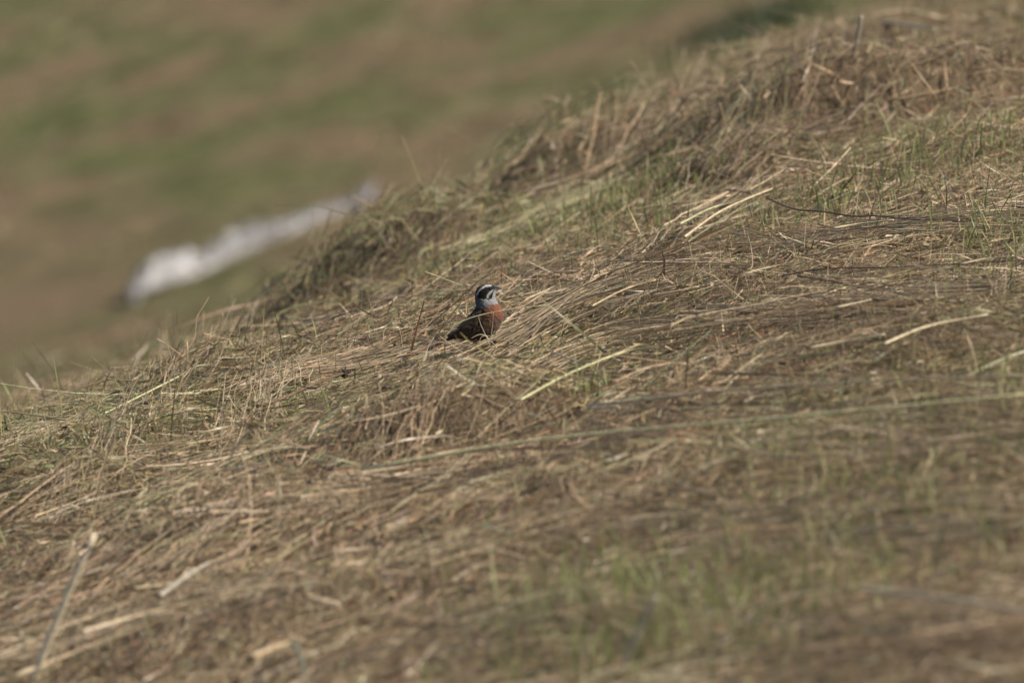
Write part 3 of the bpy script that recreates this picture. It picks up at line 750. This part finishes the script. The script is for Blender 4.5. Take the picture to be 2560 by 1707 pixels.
# ------------------------------------------------------------------ crumpled white sheet far behind
def sheet():
    prof = [  # px, top row, bottom row
        (325, 708, 724), (350, 664, 714), (370, 640, 716), (430, 612, 696), (500, 606, 680), (545, 592, 668), (575, 562, 650), (620, 548, 622), (665, 545, 600), (705, 552, 592), (735, 548, 580), (790, 528, 558), (850, 508, 540), (900, 480, 520), (928, 468, 490)]
    pr = np.array(prof, float)
    n = 120; m = 26
    us = np.linspace(0, len(pr) - 1, n)
    V = np.zeros((n, m, 3))
    for i, u in enumerate(us):
        px = np.interp(u, range(len(pr)), pr[:, 0]); tr = np.interp(u, range(len(pr)), pr[:, 1]); br = np.interp(u, range(len(pr)), pr[:, 2]) - 12; tr = tr + 20 + 34 * (fbm(np.array(u * 2.3), np.array(.5), 8, 2) - .5)
        b = on_plane(px, br, 43.0 + 1.6 * (px - 325) / 600); gz = float(base_z(b.x, b.y))
        b.z = min(b.z, gz + .02) if b.z > gz + .05 else b.z
        dep = .16
        Hh = max(.015, on_plane(px, tr, b.y + dep / 2).z - b.z)
        for j in range(m):
            s = j / (m - 1)
            a = s * math.pi
            nz = (fbm(np.array(u * 1.6), np.array(s * 5.), 5, 3) - .5)
            y = b.y + dep * (.5 - .5 * math.cos(a))
            z = b.z - .03 + (Hh + .03) * math.sin(a) ** .8 * (1 + .55 * nz)
            V[i, j] = (b.x + .05 * nz * math.sin(a), y + .08 * nz * math.sin(a), z)
    V[1:-1, 1:-1] += np.random.default_rng(3).normal(0, .006, V[1:-1, 1:-1].shape)
    I = np.arange(n * m).reshape(n, m)
    F = np.stack([I[:-1, :-1], I[1:, :-1], I[1:, 1:], I[:-1, 1:]], -1).reshape(-1, 4)
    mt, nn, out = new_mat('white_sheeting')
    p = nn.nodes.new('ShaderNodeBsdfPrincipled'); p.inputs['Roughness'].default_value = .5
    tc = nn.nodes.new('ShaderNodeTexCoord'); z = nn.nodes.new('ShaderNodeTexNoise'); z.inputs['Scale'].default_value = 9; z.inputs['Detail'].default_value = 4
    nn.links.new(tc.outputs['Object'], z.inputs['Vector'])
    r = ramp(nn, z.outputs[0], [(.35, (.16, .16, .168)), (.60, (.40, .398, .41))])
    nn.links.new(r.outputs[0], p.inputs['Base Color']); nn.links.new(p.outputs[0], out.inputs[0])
    org = V[0, 0].copy()
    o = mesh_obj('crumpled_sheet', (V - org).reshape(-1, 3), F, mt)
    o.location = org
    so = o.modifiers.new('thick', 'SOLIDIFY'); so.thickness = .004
    tag(o, 'crumpled whitish sheet lying in a ragged strip on the far field', 'sheet')
sheet()
n = 1000
P = []
for k in range(n):
    q_ = rng.normal(1880, 75)
    P.append(hit(q_, 118 - (q_ - 1720) * .30 + rng.normal(0, 18), 0, 44, 60, base_z))
P = np.array([list(p) for p in P]); H_ = .028 * np.exp(rng.normal(0, .3, n))
t = np.linspace(0, 1, 4)[None, :, None]
dirs = rng.normal(0, .5, (n, 3)); dirs[:, 2] = 1
P = P[:, None] + dirs[:, None] * H_[:, None, None] * t
V, F, Cc = ribbons(P, np.full((n, 4), .005), np.array([[.05, .068, .026], [.075, .095, .038]])[rng.integers(0, 2, n)], rng.normal(0, 1, n))
tag(mesh_obj('dark_green_plants', V, F, M_GREEN, cols=Cc), 'low dark green plants in the hollow behind the crest', 'plants', None, 'stuff')

# ------------------------------------------------------------------ the bird (meadow bunting standing in profile)
SB = .6446e-3 / 6.534
def feather_mat():
    m, n, out = new_mat('plumage')
    a = n.nodes.new('ShaderNodeAttribute'); a.attribute_name = 'tint'
    tc = n.nodes.new('ShaderNodeTexCoord')
    mp = n.nodes.new('ShaderNodeMapping'); mp.inputs['Scale'].default_value = (260, 260, 130)
    z = n.nodes.new('ShaderNodeTexNoise'); z.inputs['Scale'].default_value = 1.0; z.inputs['Detail'].default_value = 4
    n.links.new(tc.outputs['Object'], mp.inputs[0]); n.links.new(mp.outputs[0], z.inputs['Vector'])
    mr = n.nodes.new('ShaderNodeMapRange'); mr.inputs[1].default_value = .3; mr.inputs[2].default_value = .7; mr.inputs[3].default_value = .75; mr.inputs[4].default_value = 1.2
    n.links.new(z.outputs[0], mr.inputs[0])
    mul = n.nodes.new('ShaderNodeVectorMath'); mul.operation = 'SCALE'
    n.links.new(a.outputs['Color'], mul.inputs[0]); n.links.new(mr.outputs[0], mul.inputs['Scale'])
    p = n.nodes.new('ShaderNodeBsdfPrincipled'); p.inputs['Roughness'].default_value = .85; p.inputs['Specular IOR Level'].default_value = .2
    p.inputs['Sheen Weight'].default_value = .08
    n.links.new(mul.outputs[0], p.inputs['Base Color'])
    b = n.nodes.new('ShaderNodeBump'); b.inputs['Strength'].default_value = .5; b.inputs['Distance'].default_value = .0008
    n.links.new(z.outputs[0], b.inputs['Height']); n.links.new(b.outputs[0], p.inputs['Normal'])
    n.links.new(p.outputs[0], out.inputs[0])
    return m
def plain(name, col, rough=.4, spec=.5):
    m, n, out = new_mat(name)
    p = n.nodes.new('ShaderNodeBsdfPrincipled'); p.inputs['Roughness'].default_value = rough; p.inputs['Specular IOR Level'].default_value = spec
    tc = n.nodes.new('ShaderNodeTexCoord'); z = n.nodes.new('ShaderNodeTexNoise'); z.inputs['Scale'].default_value = 600
    n.links.new(tc.outputs['Object'], z.inputs['Vector'])
    r = ramp(n, z.outputs[0], [(.3, tuple(c * .8 for c in col)), (.7, tuple(min(1, c * 1.2) for c in col))])
    n.links.new(r.outputs[0], p.inputs['Base Color']); n.links.new(p.outputs[0], out.inputs[0])
    return m
M_PLUME = feather_mat()
bird = bpy.data.objects.new('bunting', None); C.objects.link(bird)
bird.location = bp0; bird.empty_display_size = .02
tag(bird, 'small bird with black and white striped face and rusty breast standing in the hay', 'bird')
def zz(zx, zy, y=0.0): return ((zx - 1060) * SB, y, (1330 - zy) * SB)

SEC = [  # (top x, top y, bottom x, bottom y, half width mm)
    (660, 1165, 655, 1225, 1.5), (700, 1138, 690, 1238, 4.5), (745, 1105, 740, 1228, 7), (830, 1010, 850, 1222, 11), (895, 942, 960, 1245, 15), (955, 882, 1120, 1258, 18),
    (1008, 828, 1290, 1215, 20), (1050, 780, 1430, 1115, 21), (1082, 738, 1520, 985, 21.5), (1102, 700, 1558, 870, 21.2), (1106, 668, 1556, 770, 20),
    (1102, 630, 1510, 680, 17.8), (1097, 585, 1458, 618, 15.6), (1095, 535, 1424, 560, 14.6), (1097, 482, 1425, 500, 14.2), (1106, 437, 1432, 448, 13.8),
    (1126, 396, 1436, 408, 12.8), (1160, 360, 1424, 372, 11.0), (1205, 334, 1392, 344, 8.2), (1250, 320, 1345, 325, 4.6), (1290, 313, 1300, 314, .6)]
S_ = np.array(SEC, float)
NR, NS = 230, 128
u = np.linspace(0, len(S_) - 1, NR)
Si = np.stack([pchip(np.arange(len(S_)).astype(float), S_[:, k], u) for k in range(5)], 1)
for _ in range(6): Si[1:-1] = (Si[:-2] + 2 * Si[1:-1] + Si[2:]) / 4
ang = np.linspace(0, 2 * math.pi, NS, endpoint=False)
cxy = (Si[:, 0:2] + Si[:, 2:4]) / 2; hv = (Si[:, 0:2] - Si[:, 2:4]) / 2
prof = cxy[:, None] + hv[:, None] * np.cos(ang)[None, :, None]
sy = np.sign(np.sin(ang)) * np.abs(np.sin(ang)) ** .92
yy = Si[:, 4:5] * sy[None] * 1e-3
# slightly ruffled feather surface
ruf = (fbm(prof[..., 0] / 26, prof[..., 1] / 26 + 40 * (yy > 0), 15, 3) - .5)
prof = prof + hv[:, None] * np.cos(ang)[None, :, None] * 0.05 * ruf[..., None]
yy = yy * (1 + .07 * ruf)
BX, BZ = prof[..., 0], prof[..., 1]
VB = np.stack([(BX - 1060) * SB, yy, (1330 - BZ) * SB], -1)
def inpoly(px, py, poly):
    r = np.zeros(px.shape, bool); n = len(poly); j = n - 1
    for i in range(n):
        xi, yi = poly[i]; xj, yj = poly[j]
        c = ((yi > py) != (yj > py)) & (px < (xj - xi) * (py - yi) / (yj - yi + 1e-9) + xi)
        r ^= c; j = i
    return r
jx = BX + (12 + 20 * sstep(560, 640, BZ)) * (vnoise(BX / 9, BZ / 13, 21) - .5); jy = BZ + (12 + 20 * sstep(560, 640, BZ)) * (vnoise(BX / 9, BZ / 13, 22) - .5)
col = np.zeros(BX.shape + (3,))
def mixc(mask, c):
    global col
    mask = np.asarray(mask, float)[..., None]
    col = col * (1 - mask) + np.array(c) * mask
col[:] = (.085, .052, .032)                                            # flank brown
mixc(sstep(1050, 1300, jy) * .6, (.105, .075, .050))
mixc(sstep(1330, 1480, jx) * sstep(880, 1000, jy) * .7, (.15, .115, .085))
mixc(sstep(1215, 1330, jx + .2 * (jy - 800)) * (1 - sstep(760, 930, jy - (jx - 1400) * .3)), (.185, .066, .034))      # rusty breast
bline = 735 - (jx - 1105) * 0.08
mixc(sstep(-20, 20, 1235 - (jx + (jy - 700) * -.15)) * (1 - sstep(900, 1050, jy - (1150 - jx))), (.080, .050, .030))   # mantle
mixc(.75 * sstep(.35, .7, vnoise(jx / 14, jy / 20, 28)) * (jy > 650) * (jx > 1200), (.13, .070, .042))
mixc(sstep(.5, .62, vnoise((jx + jy) / 26, (jx - jy) / 110, 25)) * (jx < 1240) * (jy > 690), (.020, .016, .013))
mixc(1 - sstep(-22, 22, jy - (700 - sstep(1200, 1460, jx) * 62)), (.075, .082, .090))     # grey head and neck
thr = [(1395, 425), (1470, 430), (1440, 540), (1500, 640), (1400, 645), (1290, 655), (1245, 620), (1290, 580), (1345, 556), (1360, 500)]
mixc(inpoly(jx, jy, thr), (.25, .245, .25))
mixc(.55 * inpoly(jx, jy, thr) * sstep(560, 640, jy) * (1 - sstep(1380, 1450, jx)), (.11, .115, .125))
mixc(inpoly(jx, jy, [(1175, 548), (1290, 552), (1310, 585), (1270, 600), (1195, 575)]), (.30, .29, .26))
mixc(inpoly(jx, jy, [(1080, 600), (1085, 440), (1120, 380), (1200, 325), (1300, 300), (1420, 330), (1420, 352), (1330, 340), (1260, 340), (1190, 372), (1140, 430), (1112, 500), (1108, 600)]), (.045, .028, .022))   # crown
mixc(inpoly(jx, jy, [(1372, 354), (1375, 340), (1320, 329), (1265, 333), (1204, 368), (1146, 424), (1112, 500), (1130, 520), (1160, 455), (1215, 400), (1262, 362), (1320, 356)]), (.39, .38, .365))   # brow
mixc(inpoly(jx, jy, [(1440, 340), (1420, 400), (1385, 400), (1335, 432), (1293, 478), (1285, 548), (1230, 562), (1150, 545), (1128, 515), (1165, 440), (1215, 395), (1262, 372), (1330, 362), (1380, 345)]), (.010, .009, .009))   # mask
mixc(inpoly(jx, jy, [(1392, 404), (1335, 436), (1296, 480), (1280, 545), (1305, 548), (1330, 500), (1378, 446)]), (.33, .325, .325))
mixc(inpoly(jx, jy, [(1402, 414), (1396, 455), (1362, 562), (1285, 558), (1308, 540), (1332, 495), (1376, 438)]), (.012, .010, .010))
for _ in range(1):
    col[1:-1] = (col[:-2] + 4 * col[1:-1] + col[2:]) / 6
    col = (np.roll(col, 1, 1) + 4 * col + np.roll(col, -1, 1)) / 6
I = np.arange(NR * NS).reshape(NR, NS); J = np.roll(I, -1, 1)
FB = np.stack([I[:-1], I[1:], J[1:], J[:-1]], -1).reshape(-1, 4)
Vb = VB.reshape(-1, 3); q = len(Vb)
Vb = np.vstack([Vb, VB[0].mean(0), VB[-1].mean(0)])
caps = np.array([[q, I[0, (k + 1) % NS], I[0, k]] for k in range(NS)] + [[q + 1, I[-1, k], I[-1, (k + 1) % NS]] for k in range(NS)])
cb = np.vstack([col.reshape(-1, 3), col[0, 0], col[-1, 0]])
mesh_obj('body', Vb, [FB, caps], M_PLUME, bird, cols=cb)

half = ang < math.pi
HX, HZ, HY = BX[:, half].ravel(), BZ[:, half].ravel(), np.abs(yy[:, half]).ravel()
def surf_y(zx, zy):
    d = (HX - zx) ** 2 + (HZ - zy) ** 2
    k = np.argpartition(d, 5)[:5]
    y = HY[k].mean(); far_ = math.sqrt(d[k].min())
    return max(y - far_ * SB * .15, .001)
def feathers(specs, side, parent, name):
    """overlapping vanes laid on the flank: base, tip (profile units), half width, lift, centre colour, edge colour"""
    V = []; F = []; Cc = []
    for (bx, bz, tx, tz, hw, lift, cc, ec) in specs:
        n, m = 9, 5; o0 = len(V)
        dx, dz = tx - bx, tz - bz; L = math.hypot(dx, dz); nx_, nz_ = -dz / L, dx / L
        for i in range(n):
            t = i / (n - 1); wd = hw * (math.sin(math.pi * min(.97, .22 + .76 * t)) ** .55)
            for j in range(m):
                s = (j - 2) / 2
                x = bx + dx * t + nx_ * s * wd; zc = bz + dz * t + nz_ * s * wd
                y = surf_y(x, zc) + (lift + .0006 * t - .0007 * s * s) 
                V.append(zz(x, zc, -side * y if False else side * y))
                e = abs(s) > .8 or t > .9
                Cc.append(ec if e else cc)
        for i in range(n - 1):
            for j in range(m - 1):
                a = o0 + i * m + j
                F.append((a, a + 1, a + m + 1, a + m))
    o = mesh_obj(name, V, np.array(F), M_PLUME, parent, cols=np.array(Cc))
    so = o.modifiers.new('thick', 'SOLIDIFY'); so.thickness = .0003
    return o
DK, DK2, RU, BU = (.040, .028, .018), (.072, .049, .031), (.13, .068, .036), (.13, .10, .07)
for side in (-1, 1):
    rr = random.Random(4)
    sp = []
    for k in range(7):      # flight feathers folded along the flank
        f = k / 6
        sp.append((1010 - 10 * k, 1000 + 22 * k - 40, 640 + 34 * k, 1172 + 3 * k, 24, .0006 + .00025 * (6 - k), DK2 if k % 2 else DK, (.055, .040, .030)))
    for k in range(4):      # tertials
        sp.append((1050 - 12 * k, 850 + 48 * k, 850 - 26 * k, 1030 + 26 * k, 27, .0022 + .0002 * k, DK, RU))
    wing = feathers(sp, side, bird, 'wing')
    sp = []
    for r in range(4):
        for k in range(6):
            bx = 1200 - r * 52 - 14 * k + rr.uniform(-5, 5); bz = 745 + r * 34 + k * 40
            sp.append((bx, bz, bx - 78, bz + 66, 21, .0030 - .0003 * r + .0002 * (k % 2), DK if (k + r) % 2 else DK2, RU if r < 2 else (.075, .055, .04)))
    feathers(sp[::-1], side, wing, 'wing_coverts')
# tail: long narrow feathers, outer ones lower
Vt = []; Ft = []; Ct = []
for k in range(-3, 4):
    o0 = len(Vt); n = 12
    for i in range(n):
        t = i / (n - 1)
        zx = 760 + (332 - 760) * t; zy_ = 1150 + (1352 - 1150) * t + 10 * math.sin(t * 3) + abs(k) * (5 + 7 * t)
        yc_ = k * (.0012 + .0014 * t); wd = .0028 + .0016 * t
        if t > .93: wd *= .6
        for s in (-1, -.4, .4, 1):
            Vt.append(zz(zx, zy_ + abs(s) * 8 - (3 - abs(k)) * 1.5, yc_ + s * wd))
            Ct.append((.022, .016, .014) if abs(k) > 1 else ((.075, .035, .024) if abs(s) > .5 else (.030, .020, .016)))
    for i in range(n - 1):
        for j in range(3):
            a = o0 + i * 4 + j; Ft.append((a, a + 1, a + 5, a + 4))
o = mesh_obj('tail', Vt, np.array(Ft), M_PLUME, bird, cols=np.array(Ct))
so = o.modifiers.new('thick', 'SOLIDIFY'); so.thickness = .0012
# bill
def bill(secs, name, mat, parent):
    n, m = len(secs), 14; V = []; F = []
    for (x, zt, zb, hw) in secs:
        for j in range(m):
            a = 2 * math.pi * j / m
            V.append(zz(x, (zt + zb) / 2 - (zb - zt) / 2 * math.cos(a), hw * 1e-3 * math.sin(a)))
    for i in range(n - 1):
        for j in range(m):
            F.append((i * m + j, i * m + (j + 1) % m, (i + 1) * m + (j + 1) % m, (i + 1) * m + j))
    T = [[(n - 1) * m, (n - 1) * m + j, (n - 1) * m + j + 1] for j in range(1, m - 1)]
    return mesh_obj(name, V, [np.array(F), np.array(T)], mat, parent)
M_BILL = plain('bill_horn', (.045, .045, .052), .3)
M_BILL2 = plain('lower_bill_horn', (.13, .13, .14), .35)
b1 = bill([(1385, 345, 402, 4.6), (1410, 350, 402, 4.0), (1440, 357, 401, 3.2), (1475, 366, 401, 2.3), (1510, 377, 402, 1.3), (1532, 388, 400, .6), (1540, 394, 400, .2)], 'bill', M_BILL, bird)
bill([(1385, 398, 440, 4.2), (1410, 400, 438, 3.7), (1445, 402, 431, 2.9), (1480, 402, 421, 1.9), (1512, 402, 411, .9), (1524, 402, 406, .3)], 'lower_mandible', M_BILL2, b1)
# eyes
import bmesh
M_EYE = plain('dark_eye', (.012, .008, .006), .05)
for side in (-1, 1):
    bm = bmesh.new(); bmesh.ops.create_uvsphere(bm, u_segments=20, v_segments=14, radius=.0023)
    me = bpy.data.meshes.new('eye'); bm.to_mesh(me); bm.free()
    for p_ in me.polygons: p_.use_smooth = True
    me.materials.append(M_EYE)
    e = bpy.data.objects.new('eye', me); C.objects.link(e); e.parent = bird
    e.location = zz(1338, 392, side * (surf_y(1338, 392) - .0011))
# legs with feet
M_LEG = plain('leg_skin', (.24, .13, .10), .5)
for side in (-1, 1):
    x0 = 1085 if side < 0 else 1115
    ms = []
    A_ = [zz(x0 + 25, 1215, side * .008), zz(x0 + 12, 1245, side * .0085), zz(x0 - 20, 1262, side * .009), zz(x0, 1300, side * .009), zz(x0 + 8, 1326, side * .009)]
    P = curve_pts(A_[:3], 8); ms.append(tube_mesh(P, .0045, .0016, 10))
    P = curve_pts(A_[2:], 8); ms.append(tube_mesh(P, .0013, .0011, 8))
    ft = A_[-1]
    for a, L in ((-28, .013), (0, .016), (28, .013), (180, .011)):
        ca, sa = math.cos(math.radians(a)), math.sin(math.radians(a))
        ms.append(tube_mesh(curve_pts([ft, (ft[0] + ca * L * .5, ft[1] + sa * L * .5, ft[2] + .0008), (ft[0] + ca * L, ft[1] + sa * L, ft[2] - .0012), (ft[0] + ca * L * 1.2, ft[1] + sa * L * 1.2, ft[2] - .0032)], 8), .0010, .0003, 6))
    V, F = joined(ms)
    mesh_obj('leg', V, F, M_LEG, bird)
